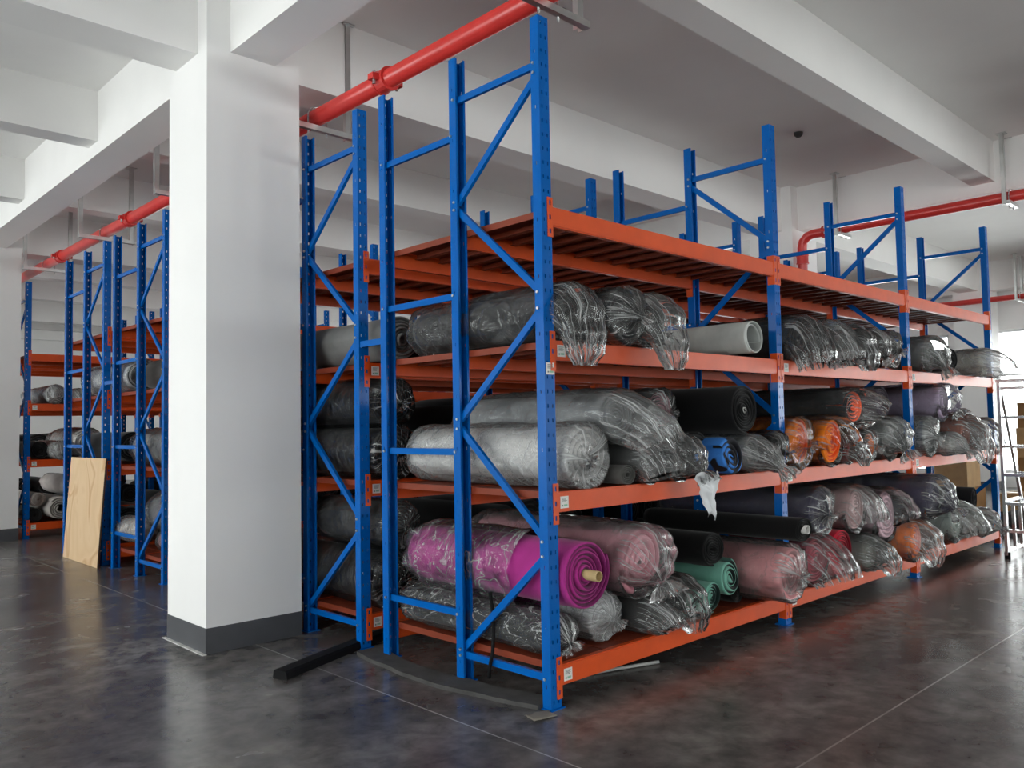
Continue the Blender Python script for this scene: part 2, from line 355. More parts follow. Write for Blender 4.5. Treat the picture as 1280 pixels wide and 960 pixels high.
def bracing(flip):
    """zigzag bracing of one frame, one mesh per bar"""
    out = []
    ya, yb = .035, Y2-.035
    P = lambda s, z: (PX-.006, (ya if (s == 0) != flip else yb), z)
    segs = [(P(0, 3.35), P(1, 3.35)), (P(0, 3.30), P(1, 2.74)), (P(1, 2.70), P(0, 2.13)), (P(0, 2.05), P(1, 1.48)), (P(1, 1.43), P(0, .84)), (P(0, .77), P(1, .18)), (P(0, .15), P(1, .15))]
    segs += [((PX-.006, Y2-.02, z), (PX-.006, Y3-.03, z)) for z in (3.14, 2.20, 1.295, .375)]
    for p, q in segs:
        m = MB(); p, q = Vector(p), Vector(q); m.bar(p, q, .022, .038, M_BLUE)
        for e, o in ((p, q), (q, p)):
            c = e + (o-e).normalized()*.004
            m.tube([(PX-.037, c.y, c.z), (PX-.0465, c.y, c.z)], .008, M_STEEL, 6)
        out.append(m.mesh('brace'))
    return out
BR = [bracing(False), bracing(True)]
def make_rack(label):
    r = thing('pallet_rack', label, 'storage rack', group=None)
    for k in range(4):
        x = k*BAY
        for y, rz in ((0, 0), (Y2, PI), (Y3, PI)):
            link('upright_post', POST, r, (x+PX, y, 0), rz)
            link('foot_plate', FOOT, r, (x+PX, y, 0), rz)
        for me in BR[1 if k == 1 else 0]: link('brace', me, r, (x, 0, 0))
    for k in range(3):
        x = k*BAY+PX+.0375
        for z in LV:
            for j, (y, rz) in enumerate(((0, 0), (Y2, PI), (Y3, PI))):
                o = link('beam', BEAM, r, (x if not rz else x+BAY-.075, y, z), rz)
                link('beam_connector', CONN, o); link('beam_connector', CONN_R, o, (BAY-.075, 0, 0))
                if j == 0 and z < 2.2: link('label_sticker', STICK, o, (.022, 0, -.086))
            for i in range(NP): link('deck_panel', DECK, r, (x+.005+i*PW, .05, z-.002))
    return r
LBL = ['blue and orange pallet rack nearest the camera, with the magenta roll', 'blue and orange pallet rack second from the camera, beside the wide white column',
       'pallet rack just left of the wide white column, seen end on', 'pallet rack with the plywood sheet leaning on its end posts',
       'pallet rack at left right behind the narrow white column', 'farthest pallet rack, its orange beams seen through the shelves at the left edge']
RY = [0, 1.71, 5.06, 6.80, 10.10, 12.0]
R1 = make_rack(LBL[0]); RACKS = [R1]
for y, l in zip(RY[1:], LBL[1:]):
    c = copy_tree(R1); c.location = (0, y, 0); c['label'] = l; RACKS.append(c)
for i in (0, 2):
    for k in range(4):
        m = MB(); m.bar((k*BAY+.005, Y3+.001, 2.0), (k*BAY+.005, RY[i+1]-RY[i]-.001, 2.0), .03, .04, M_BLUE); m.build('row_spacer', RACKS[i])
o = link('label_sticker', STICK, R1, (PX-.03, -.003, 1.70))

# ------------------------------------------------------------------ rolls
RN = random.Random(7)
def fbm(x, y, z, o=3): return noise.fractal(Vector((x, y, z)), 1.0, 2.1, o)
def ridge(x, y, z): return 1-abs(noise.fractal(Vector((x, y, z)), .9, 2.2, 4))*2

def roll_mesh(R, r0, turns, y0, L, A, B, wob, seed, zc, gap=.12, flat=.0, NT_=30, tele=.012):
    """a rolled sheet: real spiral seen at both ends. A outside colour, B lining colour"""
    b = MB(); ka, kb = b.m(A), b.m(B); ph = [seed*1.7 % 6.28, seed*2.9 % 6.28, seed*.7 % 6.28]
    pitch = (R-r0)/turns; th = pitch*(1-gap); N = int(turns*NT_); a0 = seed*2.3 % 6.28
    def shp(a): return 1+wob*(math.sin(2*a+ph[0])*.6+math.sin(3*a+ph[1])*.4)
    def pt(a, r, y, lump=0):
        r = r*shp(a)*(1+lump); x, z = r*math.cos(a), r*math.sin(a)
        if z < 0: z *= (1-flat)
        return (x, y, zc+z)
    def yo(i): a = i/NT_; return y0 + tele*noise.noise(Vector((a*2.1, seed*3.1, 0)))*2 + .008*math.sin(a*2*PI+ph[2])
    rows = []
    for i in range(N+1):
        a = a0+2*PI*i/NT_; ro = r0+pitch*(i/NT_); mid = ro-th*.5; ri = max(.002, ro-th); y = yo(i)
        outer = [pt(a, ro, y0+L*.12), pt(a, ro, y+.012), pt(a, ro-th*.12, y+.002), pt(a, mid, y-.002), pt(a, ri+th*.12, y+.002), pt(a, ri, y+.012), pt(a, ri, y0+L*.12)]
        k = len(b.v); b.v += outer; rows.append(k)
    for i in range(N):
        p, q = rows[i], rows[i+1]
        for j in range(6): b.f.append([p+j, p+j+1, q+j+1, q+j]); b.mi.append(ka if j < 3 else kb)
    # outer skin along the whole length
    st = [.06, .12, .3, .5, .7, .86, .96, 1.0]; sk = []
    for s in st:
        k = len(b.v); y = y0+L*s
        for t in range(NT_):
            a = a0+2*PI*(t+ (turns-int(turns))*NT_)/NT_; lump = .035*fbm(math.cos(a)*1.2, y*2.2+seed, math.sin(a)*1.2)
            rr = R - pitch*(1-t/NT_)*0.9
            if s >= .96: rr *= (.97 if s < 1 else .86)
            b.v.append(pt(a, rr-.001, y, lump if s > .08 else 0))
        sk.append(k)
    for p, q in zip(sk, sk[1:]):
        for t in range(NT_): u = (t+1) % NT_; b.f.append([p+t, p+u, q+u, q+t]); b.mi.append(ka)
    b.f.append([sk[-1]+t for t in range(NT_)]); b.mi.append(ka)
    return b
def path_film(ctrl, mat, seed, zfloor, amp=.010, nu=56, sub=5, ytail=-9):
    """polythene sleeve along a path in the YZ plane. ctrl: (y, z, rx, rn, pleat, x)"""
    pts = []
    for i in range(len(ctrl)-1):
        a, c = ctrl[i], ctrl[i+1]; d = math.hypot(c[0]-a[0], c[1]-a[1])
        n = max(1, min(sub*3, int(d/.018)+1))
        for k in range(n):
            t = k/n; ts = t*t*(3-2*t) if i > 1 else t
            pts.append(tuple(a[j]+(c[j]-a[j])*(t if j < 2 else ts) for j in range(6)))
    pts.append(ctrl[-1]); b = MB(); k = b.m(mat); np_ = 5+seed % 5; vv = seed*1.37; b.co = []; b.tw = []
    for i, (y, z, rx, rn, pl, x) in enumerate(pts):
        A = pts[max(0, i-1)]; C = pts[min(len(pts)-1, i+1)]; ty, tz = C[0]-A[0], C[1]-A[1]; l = math.hypot(ty, tz) or 1; ty /= l; tz /= l
        if l < 1e-6: ty, tz = -1, 0
        if i: vv += math.hypot(y-pts[i-1][0], z-pts[i-1][1])
        tl = min(1, max(0, (ytail-y)/.07)); tl = tl*tl*(3-2*tl)
        ny, nz = tz, -ty
        for t in range(nu):
            a = 2*PI*t/nu; ca, sa = math.cos(a), math.sin(a)
            e = i*.02
            f = max(-1, ridge(ca*rx*5+seed, y*3.2, sa*rn*5+z*2))*amp*.8 + fbm(ca*1.5+seed, y*3, sa*1.5)*amp
            f += pl*rx*(math.sin(np_*a+2.5*noise.noise(Vector((seed, y*3, a*.3)))+e*2)*.6+math.sin((2*np_+3)*a+seed)*.4)
            px = x+ca*(rx+f); pn = sa*(rn+f)
            py, pz = y+ny*pn, z+nz*pn
            if py > -.03 and pz < zfloor+.005: pz = zfloor+.005+.004*abs(fbm(px*20, py*20, seed))
            b.v.append((px, py, pz)); b.co += [ca*.16, sa*.16, vv]; b.tw.append(tl)
    m = len(pts)
    for i in range(m-1):
        for t in range(nu): u = (t+1) % nu; b.f.append([i*nu+t, i*nu+u, (i+1)*nu+u, (i+1)*nu+t]); b.mi.append(k)
    return b

def fabric_roll(x, lev, cz, R, label, col, lin=None, y0=-.04, L=1.36, turns=6, r0=None, wrap=None, fm=None, core=None, ext=.14, drop=.1, wob=.03, gap=.10, rz=0, rx=0, group=None, base_y=0, side=0, flat=.06, name='fabric_roll', backf=True, bodyfilm=True):
    seed = RN.randrange(1000)
    if base_y == 0 and x > 2.4 and max(col) > 40: col = tuple(min(250, int(c*1.22)) for c in col)  # colours past the second post lifted, standing in for weak light there
    t = thing(name, label, 'fabric roll', (x, base_y, LV[lev]), (rx, 0, rz), group)
    A = fab(*col); B = fab(*lin) if lin else fab(*[int(c*.78) for c in col])
    r0 = r0 if r0 is not None else max(.016, R*.13)
    roll_mesh(R, r0, turns, y0, L, A, B, wob, seed, cz, gap, flat).build('fabric', t, smooth=True)
    if core:
        b = MB(); cy, cl, cr, cm = core; b.tube([(0, y0-cl, cz), (0, y0+.3, cz)], cr, cm, 16, caps=False); b.tube([(0, y0+.3, cz), (0, y0-cl, cz)], cr*.86, cm, 16, caps=False)
        # ring that closes the tube wall
        i = len(b.v); k = b.m(cm)
        for q in range(16): a = 2*PI*q/16; b.v.append((cr*math.cos(a), y0-cl, cz+cr*math.sin(a))); b.v.append((cr*.86*math.cos(a), y0-cl, cz+cr*.86*math.sin(a)))
        for q in range(16): u = (q+1) % 16; b.f.append([i+2*q, i+2*u, i+2*u+1, i+2*q+1]); b.mi.append(k)
        b.build('core_tube', t, smooth=False)
    if wrap:
        fm = fm or F_CLEAR; r = R*1.03+.006; zf = -cz if False else 0.0
        ye = y0+L
        body = []
        if backf: body += [(ye+.07, cz, r*.18, r*.18, .5, 0), (ye+.05, cz, r*.7, r*.7, .12, 0), (ye+.0, cz, r*.97, r*.97, .02, 0)]
        if bodyfilm: body += [(y0+L*.75, cz, r, r, .006, 0), (y0+L*.5, cz, r*1.01, r*1.01, .006, 0), (y0+L*.25, cz, r, r, .008, 0)]
        body += [(y0+.10, cz, r, r, .012, 0)]
        s = side
        if wrap == 'star':
            tail = [(y0-.012, cz, r*.99, r*.99, .02, 0), (y0-.032, cz, r*.84, r*.84, .05, s*.1), (y0-.046, cz-.005, r*.5, r*.5, .10, s*.3), (y0-.058, cz-.01, r*.16, r*.16, .30, s*.5), (y0-.085, cz-.02, r*.07, r*.07, .3, s*.5), (y0-.12, cz-.035, r*.22, r*.2, .5, s*.6)]
        elif wrap == 'open':
            tail = [(y0-.02, cz, r*1.0, r*1.0, .02, 0), (y0-ext*.5, cz-drop*.25, r*.99, r*.93, .05, s*.3), (y0-ext*.85, cz-drop*.6, r*.93, r*.80, .11, s*.7), (y0-ext, cz-drop, r*.82, r*.66, .20, s)]
        elif wrap == 'hang':
            tail = [(y0-.02, cz, r*1.0, r*1.0, .02, 0), (y0-ext*.55, cz-drop*.12, r*.97, r*.86, .05, s*.2), (y0-ext*.9, cz-drop*.42, r*.86, r*.5, .10, s*.6), (y0-ext, cz-drop*.75, r*.66, r*.26, .22, s*.8), (y0-ext*1.0, cz-drop, r*.34, r*.14, .4, s)]
        elif wrap == 'tail':
            tail = [(y0-.015, cz, r*.99, r*.99, .02, 0), (y0-ext*.4, cz-drop*.2, r*.85, r*.82, .06, s*.3), (y0-ext*.72, cz-drop*.5, r*.45, r*.42, .14, s*.6), (y0-ext*.85, cz-drop*.7, r*.13, r*.13, .3, s*.8), (y0-ext*1.0, cz-drop*.9, r*.36, r*.24, .5, s), (y0-ext*1.15, cz-drop*1.15, r*.5, r*.26, .5, s*1.1)]
        path_film(body+tail, fm, seed, zf, amp=.009 if wrap == 'star' else .012, ytail=y0+.06).build('plastic_wrap', t, smooth=True)
    return t

BLK = (26, 26, 29); GRY = (120, 121, 122); PAL = (176, 176, 172)
G1, G2, G3 = 'rolls on the lower shelf of the near rack', 'rolls on the second shelf of the near rack', 'rolls on the third shelf of the near rack'
# ---- third shelf (z 1.88)
fabric_roll(.205, 2, .165, .152, 'black fabric roll in clear plastic beside the near corner post, top loaded shelf', BLK, y0=.04, L=1.22, wrap='hang', ext=.14, drop=.30, side=-.02, fm=F_CLEAR, group=G3)
fabric_roll(.53, 2, .160, .152, 'black roll with rounded plastic end, second from the near post on the top loaded shelf', (34, 35, 38), y0=-.10, L=1.2, wrap='star', fm=F_CLEAR, side=.1, group=G3)
fabric_roll(.83, 2, .160, .148, 'black roll whose pointed plastic bag hangs below the beam, left of the white roll', BLK, y0=-.04, L=1.3, wrap='hang', ext=.15, drop=.30, side=.03, fm=F_HAZE, group=G3)
fabric_roll(2.03, 2, .129, .126, 'hollow pale white foam roll, unwrapped, on the top loaded shelf left of a blue post', (205, 210, 206), turns=1.7, r0=.095, wob=.012, y0=-.03, gap=.25, group=G3)
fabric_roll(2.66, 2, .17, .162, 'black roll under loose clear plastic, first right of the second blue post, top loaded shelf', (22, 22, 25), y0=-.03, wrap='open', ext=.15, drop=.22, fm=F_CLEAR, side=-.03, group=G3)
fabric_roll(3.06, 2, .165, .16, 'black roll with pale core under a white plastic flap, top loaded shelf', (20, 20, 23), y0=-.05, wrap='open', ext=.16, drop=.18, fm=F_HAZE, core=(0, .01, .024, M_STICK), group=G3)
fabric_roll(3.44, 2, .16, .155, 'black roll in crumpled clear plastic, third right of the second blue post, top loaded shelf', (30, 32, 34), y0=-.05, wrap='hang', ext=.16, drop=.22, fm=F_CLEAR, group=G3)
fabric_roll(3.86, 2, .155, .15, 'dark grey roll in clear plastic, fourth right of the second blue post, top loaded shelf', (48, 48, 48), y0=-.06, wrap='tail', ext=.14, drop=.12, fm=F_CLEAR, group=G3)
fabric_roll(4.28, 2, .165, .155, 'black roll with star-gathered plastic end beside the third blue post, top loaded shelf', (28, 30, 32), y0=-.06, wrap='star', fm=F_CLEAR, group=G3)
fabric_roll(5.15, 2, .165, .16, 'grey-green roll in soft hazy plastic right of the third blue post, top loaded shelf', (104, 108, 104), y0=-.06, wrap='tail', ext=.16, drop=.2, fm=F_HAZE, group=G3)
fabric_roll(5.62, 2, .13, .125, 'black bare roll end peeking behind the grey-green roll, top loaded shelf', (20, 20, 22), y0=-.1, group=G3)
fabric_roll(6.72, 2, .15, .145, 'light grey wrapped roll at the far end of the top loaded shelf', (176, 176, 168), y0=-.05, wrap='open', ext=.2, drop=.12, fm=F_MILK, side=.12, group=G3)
# ---- second shelf (z 1.09)
fabric_roll(.29, 1, .178, .172, 'fat pale grey roll with star-creased plastic end beside the near post, second shelf', (205, 202, 200), y0=0, L=1.38, wrap='star', fm=F_MILK, side=-.14, turns=4, group=G2)
fabric_roll(.53, 1, .395, .142, 'grey roll with a torn open plastic bag lying on the fat pale grey roll', (128, 131, 133), y0=-.02, L=1.25, wrap='open', ext=.24, drop=.17, fm=F_HAZE, side=.1, group=G2)
fabric_roll(.565, 1, .066, .062, 'thin grey spiral roll on the beam right of the fat pale grey roll', (96, 95, 92), y0=-.06, L=.9, turns=4, group=G2)
fabric_roll(.82, 1, .145, .135, 'dark grey roll in crumpled plastic between the fat pale roll and the tied clear bag', (92, 92, 92), y0=-.03, wrap='open', ext=.1, drop=.1, fm=F_HAZE, group=G2)
fabric_roll(1.12, 1, .142, .134, 'black roll in a clear bag tied in a star knot, second shelf', (38, 38, 38), y0=-.04, wrap='tail', ext=.15, drop=.13, fm=F_HAZE, side=.02, group=G2)
fabric_roll(1.36, 1, .150, .138, 'bare black roll low on the second shelf, left of the blue patterned roll', (17, 17, 19), y0=.02, group=G2)
fabric_roll(1.30, 1, .430, .135, 'dark wrapped roll set back on the second shelf with a pink edge beside it', (58, 57, 58), lin=(150, 105, 115), y0=.24, L=1.1, wrap='star', fm=F_CLEAR, group=G2)
fabric_roll(1.88, 1, .425, .172, 'large bare black roll on top of the pile left of the second blue post', (15, 15, 17), y0=-.02, turns=8, core=(0, .005, .02, M_STICK), group=G2)
fabric_roll(1.48, 1, .128, .134, 'blue and black rolled cloth sticking out over the second shelf beam', (58, 132, 215), lin=(14, 15, 24), y0=-.16, turns=3.4, gap=.05, wob=.06, group=G2)
fabric_roll(1.93, 1, .135, .125, 'pale grey roll in loose clear plastic right of the blue cloth roll', (150, 152, 150), y0=-.03, wrap='tail', ext=.2, drop=.14, fm=F_HAZE, side=.1, group=G2)
fabric_roll(2.22, 1, .142, .132, 'black roll with white paper band left of the second blue post, second shelf', (18, 18, 20), y0=-.06, wrap='star', fm=F_THIN, group=G2)
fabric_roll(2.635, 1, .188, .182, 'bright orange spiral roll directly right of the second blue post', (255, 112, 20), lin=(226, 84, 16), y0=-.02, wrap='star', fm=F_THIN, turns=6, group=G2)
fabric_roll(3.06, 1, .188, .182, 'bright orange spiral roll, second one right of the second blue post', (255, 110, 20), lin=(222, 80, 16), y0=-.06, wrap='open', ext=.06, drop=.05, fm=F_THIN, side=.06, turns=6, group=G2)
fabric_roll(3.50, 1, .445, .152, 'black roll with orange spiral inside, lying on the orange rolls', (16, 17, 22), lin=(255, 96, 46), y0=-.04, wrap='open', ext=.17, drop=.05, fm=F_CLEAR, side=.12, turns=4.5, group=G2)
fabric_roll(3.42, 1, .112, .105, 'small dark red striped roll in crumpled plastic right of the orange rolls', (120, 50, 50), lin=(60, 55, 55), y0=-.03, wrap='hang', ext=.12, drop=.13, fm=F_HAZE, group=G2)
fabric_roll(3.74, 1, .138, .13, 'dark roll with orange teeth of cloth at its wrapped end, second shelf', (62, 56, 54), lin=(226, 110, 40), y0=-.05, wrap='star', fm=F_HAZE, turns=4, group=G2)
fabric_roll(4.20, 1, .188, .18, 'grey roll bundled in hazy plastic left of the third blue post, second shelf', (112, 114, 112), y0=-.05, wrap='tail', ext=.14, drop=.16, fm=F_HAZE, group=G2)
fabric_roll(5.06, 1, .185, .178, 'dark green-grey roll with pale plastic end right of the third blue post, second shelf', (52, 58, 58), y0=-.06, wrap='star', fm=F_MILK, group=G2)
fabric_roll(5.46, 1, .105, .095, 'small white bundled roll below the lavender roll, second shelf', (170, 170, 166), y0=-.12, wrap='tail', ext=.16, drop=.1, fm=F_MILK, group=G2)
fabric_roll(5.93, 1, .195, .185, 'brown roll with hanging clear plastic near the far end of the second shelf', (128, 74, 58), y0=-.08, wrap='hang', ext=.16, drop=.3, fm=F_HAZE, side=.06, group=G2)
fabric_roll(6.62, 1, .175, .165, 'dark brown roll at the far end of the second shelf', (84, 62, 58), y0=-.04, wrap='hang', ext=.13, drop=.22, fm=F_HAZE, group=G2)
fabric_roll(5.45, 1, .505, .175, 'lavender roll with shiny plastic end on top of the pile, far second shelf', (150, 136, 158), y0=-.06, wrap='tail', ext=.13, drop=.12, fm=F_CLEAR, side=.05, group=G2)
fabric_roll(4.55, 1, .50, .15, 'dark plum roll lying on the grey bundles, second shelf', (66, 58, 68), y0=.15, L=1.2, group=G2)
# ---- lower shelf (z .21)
fabric_roll(.245, 0, .436, .195, 'magenta roll with a cardboard tube sticking out, lower shelf by the near post', (160, 44, 124), lin=(118, 24, 92), y0=-.02, L=1.36, turns=7, core=(0, .09, .028, M_TUBE), wrap=None, group=G1)
fabric_roll(.17, 0, .118, .110, 'black roll in baggy clear plastic under the magenta roll', (24, 24, 25), y0=.12, L=1.25, wrap='tail', ext=.1, drop=.06, fm=F_LOOSE, group=G1)
fabric_roll(.56, 0, .140, .132, 'white-grey roll with crumpled plastic end under the pink roll', (210, 212, 214), y0=.14, L=1.2, wrap='star', fm=F_MILK, side=.05, turns=4, group=G1)
fabric_roll(.79, 0, .440, .205, 'fat pink roll in shiny plastic next to the magenta roll', (206, 140, 152), lin=(190, 118, 132), y0=.03, L=1.32, wrap='tail', ext=.16, drop=.16, fm=F_HAZE, turns=4, wob=.06, group=G1)
fabric_roll(.88, 0, .108, .10, 'small black roll in torn plastic right of the white-grey roll', (20, 20, 21), y0=.05, wrap='open', ext=.14, drop=.06, fm=F_HAZE, side=.04, group=G1)
fabric_roll(1.09, 0, .165, .152, 'black roll in a clear bag gathered in a star, beside the teal rolls', (24, 25, 25), y0=.02, wrap='hang', ext=.13, drop=.17, fm=F_CLEAR, side=.02, group=G1)
fabric_roll(1.50, 0, .115, .108, 'smaller teal green spiral roll on the lower shelf', (112, 172, 154), lin=(22, 44, 42), y0=.03, turns=5, gap=.16, group=G1)
fabric_roll(1.73, 0, .205, .128, 'larger teal green roll with black layers, lower shelf', (118, 178, 160), lin=(18, 26, 28), y0=.03, turns=4, gap=.12, group=G1)
fabric_roll(1.62, 0, .40, .12, 'bare black roll above the teal rolls, lower shelf', (16, 17, 18), y0=.08, L=1.2, group=G1)
fabric_roll(1.905, 0, .075, .068, 'black roll low between the teal rolls and the pale pink roll', (20, 21, 22), y0=.1, group=G1)
fabric_roll(2.155, 0, .205, .190, 'pale pink roll in a clear plastic bag, lower shelf near the second blue post', (226, 150, 154), y0=-.17, wrap='star', fm=F_HAZE, turns=4, group=G1)
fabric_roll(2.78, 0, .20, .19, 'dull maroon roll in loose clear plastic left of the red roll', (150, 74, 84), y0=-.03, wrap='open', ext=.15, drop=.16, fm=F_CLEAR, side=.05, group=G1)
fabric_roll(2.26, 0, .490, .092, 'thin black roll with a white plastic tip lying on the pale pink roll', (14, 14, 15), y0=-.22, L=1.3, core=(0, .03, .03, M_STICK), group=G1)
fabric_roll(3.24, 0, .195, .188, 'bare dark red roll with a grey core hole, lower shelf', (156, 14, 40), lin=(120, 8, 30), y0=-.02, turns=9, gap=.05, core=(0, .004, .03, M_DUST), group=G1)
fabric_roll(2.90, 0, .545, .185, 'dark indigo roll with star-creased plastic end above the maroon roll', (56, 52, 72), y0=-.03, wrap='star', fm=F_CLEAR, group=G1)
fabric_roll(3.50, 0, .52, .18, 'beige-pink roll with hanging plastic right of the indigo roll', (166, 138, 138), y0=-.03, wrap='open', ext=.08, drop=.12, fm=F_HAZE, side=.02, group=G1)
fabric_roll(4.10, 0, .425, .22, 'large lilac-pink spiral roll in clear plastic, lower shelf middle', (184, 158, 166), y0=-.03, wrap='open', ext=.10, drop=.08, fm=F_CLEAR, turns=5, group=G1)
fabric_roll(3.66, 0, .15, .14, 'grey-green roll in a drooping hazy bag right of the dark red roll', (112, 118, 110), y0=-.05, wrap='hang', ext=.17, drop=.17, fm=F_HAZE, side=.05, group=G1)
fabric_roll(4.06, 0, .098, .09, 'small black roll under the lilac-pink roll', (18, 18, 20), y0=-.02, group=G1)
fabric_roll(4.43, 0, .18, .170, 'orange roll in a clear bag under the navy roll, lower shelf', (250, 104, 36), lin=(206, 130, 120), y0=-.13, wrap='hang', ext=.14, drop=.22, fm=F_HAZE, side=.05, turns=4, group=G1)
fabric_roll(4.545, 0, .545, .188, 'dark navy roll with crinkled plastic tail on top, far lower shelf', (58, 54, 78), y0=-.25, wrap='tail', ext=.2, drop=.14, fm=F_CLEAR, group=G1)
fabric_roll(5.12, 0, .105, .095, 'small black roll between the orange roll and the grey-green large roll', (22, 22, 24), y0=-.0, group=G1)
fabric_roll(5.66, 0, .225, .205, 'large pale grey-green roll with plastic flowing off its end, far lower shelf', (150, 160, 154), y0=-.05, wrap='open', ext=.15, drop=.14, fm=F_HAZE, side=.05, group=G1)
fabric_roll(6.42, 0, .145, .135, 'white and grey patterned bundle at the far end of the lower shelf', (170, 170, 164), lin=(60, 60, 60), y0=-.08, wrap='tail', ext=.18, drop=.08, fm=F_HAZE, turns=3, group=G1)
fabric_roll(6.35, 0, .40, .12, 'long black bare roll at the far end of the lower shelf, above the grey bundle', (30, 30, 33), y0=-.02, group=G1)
# plastic left loose on the back of the magenta roll
def loose_film(name, parent, ctrl, fm, seed, zf=-9, amp=.02):
    o = path_film(ctrl, fm, seed, zf, amp=amp).build(name, parent, smooth=True); return o
mg = [o for o in bpy.data.objects if o.get('label', '').startswith('magenta')][0]
loose_film('plastic_wrap', mg, [(1.42, .43, .05, .05, .4, 0), (1.38, .43, .16, .16, .1, 0), (1.2, .43, .208, .208, .02, 0), (.9, .43, .206, .206, .02, 0), (.6, .43, .205, .205, .02, 0), (.42, .43, .207, .207, .02, 0), (.36, .425, .212, .214, .03, .008)], F_LOOSE, 31, 0, .014)

# ---- rolls in the racks behind
GB = 'rolls in the second rack'; GL = 'rolls in the racks left of the column'
y = RY[1]
fabric_roll(.30, 2, .17, .165, 'plain grey roll in the second rack beside the wide white column, third shelf', (140, 140, 138), base_y=y, y0=-.05, group=GB, wob=.015)
fabric_roll(.70, 2, .16, .155, 'dark grey roll behind the plain grey roll of the second rack, third shelf', (70, 68, 66), base_y=y, y0=-.03, group=GB)
fabric_roll(.25, 1, .185, .178, 'black roll in glossy wrap low on the second rack, second shelf', (22, 22, 26), base_y=y, y0=-.02, wrap='star', fm=F_THIN, group=GB)
fabric_roll(.27, 1, .53, .165, 'black roll in tight ribbed wrap on top of another, second rack', (20, 20, 24), base_y=y, y0=.02, wrap='star', fm=F_THIN, group=GB)
fabric_roll(.62, 1, .175, .17, 'black roll behind the glossy pair in the second rack', (18, 18, 20), base_y=y, y0=-.02, group=GB)
fabric_roll(.28, 0, .20, .195, 'large black roll on the lower shelf of the second rack', (18, 19, 20), base_y=y, y0=.02, wrap='star', fm=F_THIN, group=GB)
fabric_roll(.26, 0, .575, .15, 'black roll in silvery clear wrap with a pointed end, lower shelf of the second rack', (30, 30, 32), base_y=y, y0=-.06, L=.9, wrap='star', fm=F_CLEAR, group=GB)
fabric_roll(.68, 0, .19, .185, 'dark roll behind the large black roll, lower shelf of the second rack', (34, 33, 34), base_y=y, y0=0, group=GB)
y = RY[2]
fabric_roll(.28, 2, .165, .158, 'dark grey roll on the third shelf of the rack just left of the column', (66, 62, 60), base_y=y, y0=.1, L=1.0, group=GL)
fabric_roll(.30, 1, .195, .188, 'silvery roll in glossy clear wrap on the second shelf just left of the column', (140, 138, 136), base_y=y, y0=-.05, wrap='star', fm=F_CLEAR, group=GL)
fabric_roll(.28, 0, .42, .185, 'silver wrapped bundle above the pink-tinted bundle, lower shelf just left of the column', (110, 108, 110), base_y=y, y0=-.02, L=.8, wrap='star', fm=F_HAZE, group=GL)
fabric_roll(.30, 0, .115, .108, 'pink-tinted roll in crumpled plastic on the lower shelf just left of the column', (176, 128, 136), base_y=y, y0=-.05, L=.8, wrap='star', fm=F_HAZE, group=GL)
fabric_roll(.16, 0, .20, .12, 'pale plastic bundle with a knotted tail sticking out beside the plywood sheet', (170, 156, 146), base_y=y+1.46, y0=-.02, L=.5, wrap='tail', ext=.22, drop=-.02, fm=F_MILK, rz=PI, group=GL)
fabric_roll(.62, 0, .19, .185, 'black roll deep on the lower shelf behind the plastic bundles left of the column', (20, 20, 22), base_y=y, y0=.05, group=GL)
y = RY[3]
fabric_roll(.24, 2, .185, .178, 'silver grey roll with dark open end on the third shelf of the plywood rack', (168, 168, 170), lin=(30, 30, 32), base_y=y, y0=-.45, L=1.5, wrap='star', fm=F_CLEAR, r0=.12, turns=2, group=GL)
fabric_roll(.28, 1, .20, .19, 'black roll on the second shelf of the plywood rack', (20, 20, 22), base_y=y, y0=-.1, group=GL)
fabric_roll(.66, 1, .18, .17, 'grey roll in plastic behind the black roll, second shelf of the plywood rack', (130, 128, 126), base_y=y, y0=-.1, wrap='star', fm=F_HAZE, group=GL)
fabric_roll(.27, 0, .20, .19, 'black roll on the lower shelf behind the plywood sheet', (18, 18, 20), base_y=y, y0=.0, group=GL)
y = RY[4]
fabric_roll(.42, 0, .185, .175, 'grey roll with a hollow dark end on the lower shelf of the farthest left rack', (168, 162, 156), base_y=y, y0=-.14, r0=.06, turns=4, gap=.06, group=GL)
fabric_roll(.17, 0, .32, .105, 'small pale roll with brown spiral end, farthest left rack', (190, 184, 178), lin=(120, 96, 84), base_y=y, y0=.02, group=GL)
fabric_roll(.15, 0, .105, .098, 'dark grey roll under the small pale roll, farthest left rack', (60, 58, 58), base_y=y, y0=.08, group=GL)
fabric_roll(.66, 0, .48, .165, 'mid grey roll leaning over the hollow roll, farthest left rack', (176, 168, 164), base_y=y, y0=.0, group=GL)
fabric_roll(.79, 0, .175, .165, 'grey roll with green lining right of the hollow roll, farthest left rack', (108, 108, 106), lin=(88, 104, 98), base_y=y, y0=-.02, group=GL)
fabric_roll(.20, 1, .14, .13, 'black roll on the second shelf of the farthest left rack, beside its end post', (18, 18, 20), base_y=y, y0=.05, group=GL)
fabric_roll(.42, 1, .13, .12, 'crumpled silver plastic bundle on the second shelf of the farthest left rack', (168, 166, 162), base_y=y, y0=-.08, wrap='hang', ext=.12, drop=.12, fm=F_MILK, group=GL)
fabric_roll(.78, 1, .22, .21, 'large grey wrapped roll on the second shelf of the farthest left rack', (196, 190, 186), base_y=y, y0=-.08, wrap='star', fm=F_CLEAR, group=GL)
fabric_roll(.36, 2, .13, .122, 'white roll on the third shelf of the farthest left rack', (206, 204, 200), lin=(70, 66, 64), base_y=y, y0=-.05, wrap='open', ext=.1, drop=.08, fm=F_MILK, group=GL)
fabric_roll(.66, 2, .11, .10, 'grey plastic bundle right of the white roll, third shelf of the farthest left rack', (160, 156, 152), base_y=y, y0=-.1, wrap='tail', ext=.16, drop=.1, fm=F_MILK, group=GL)

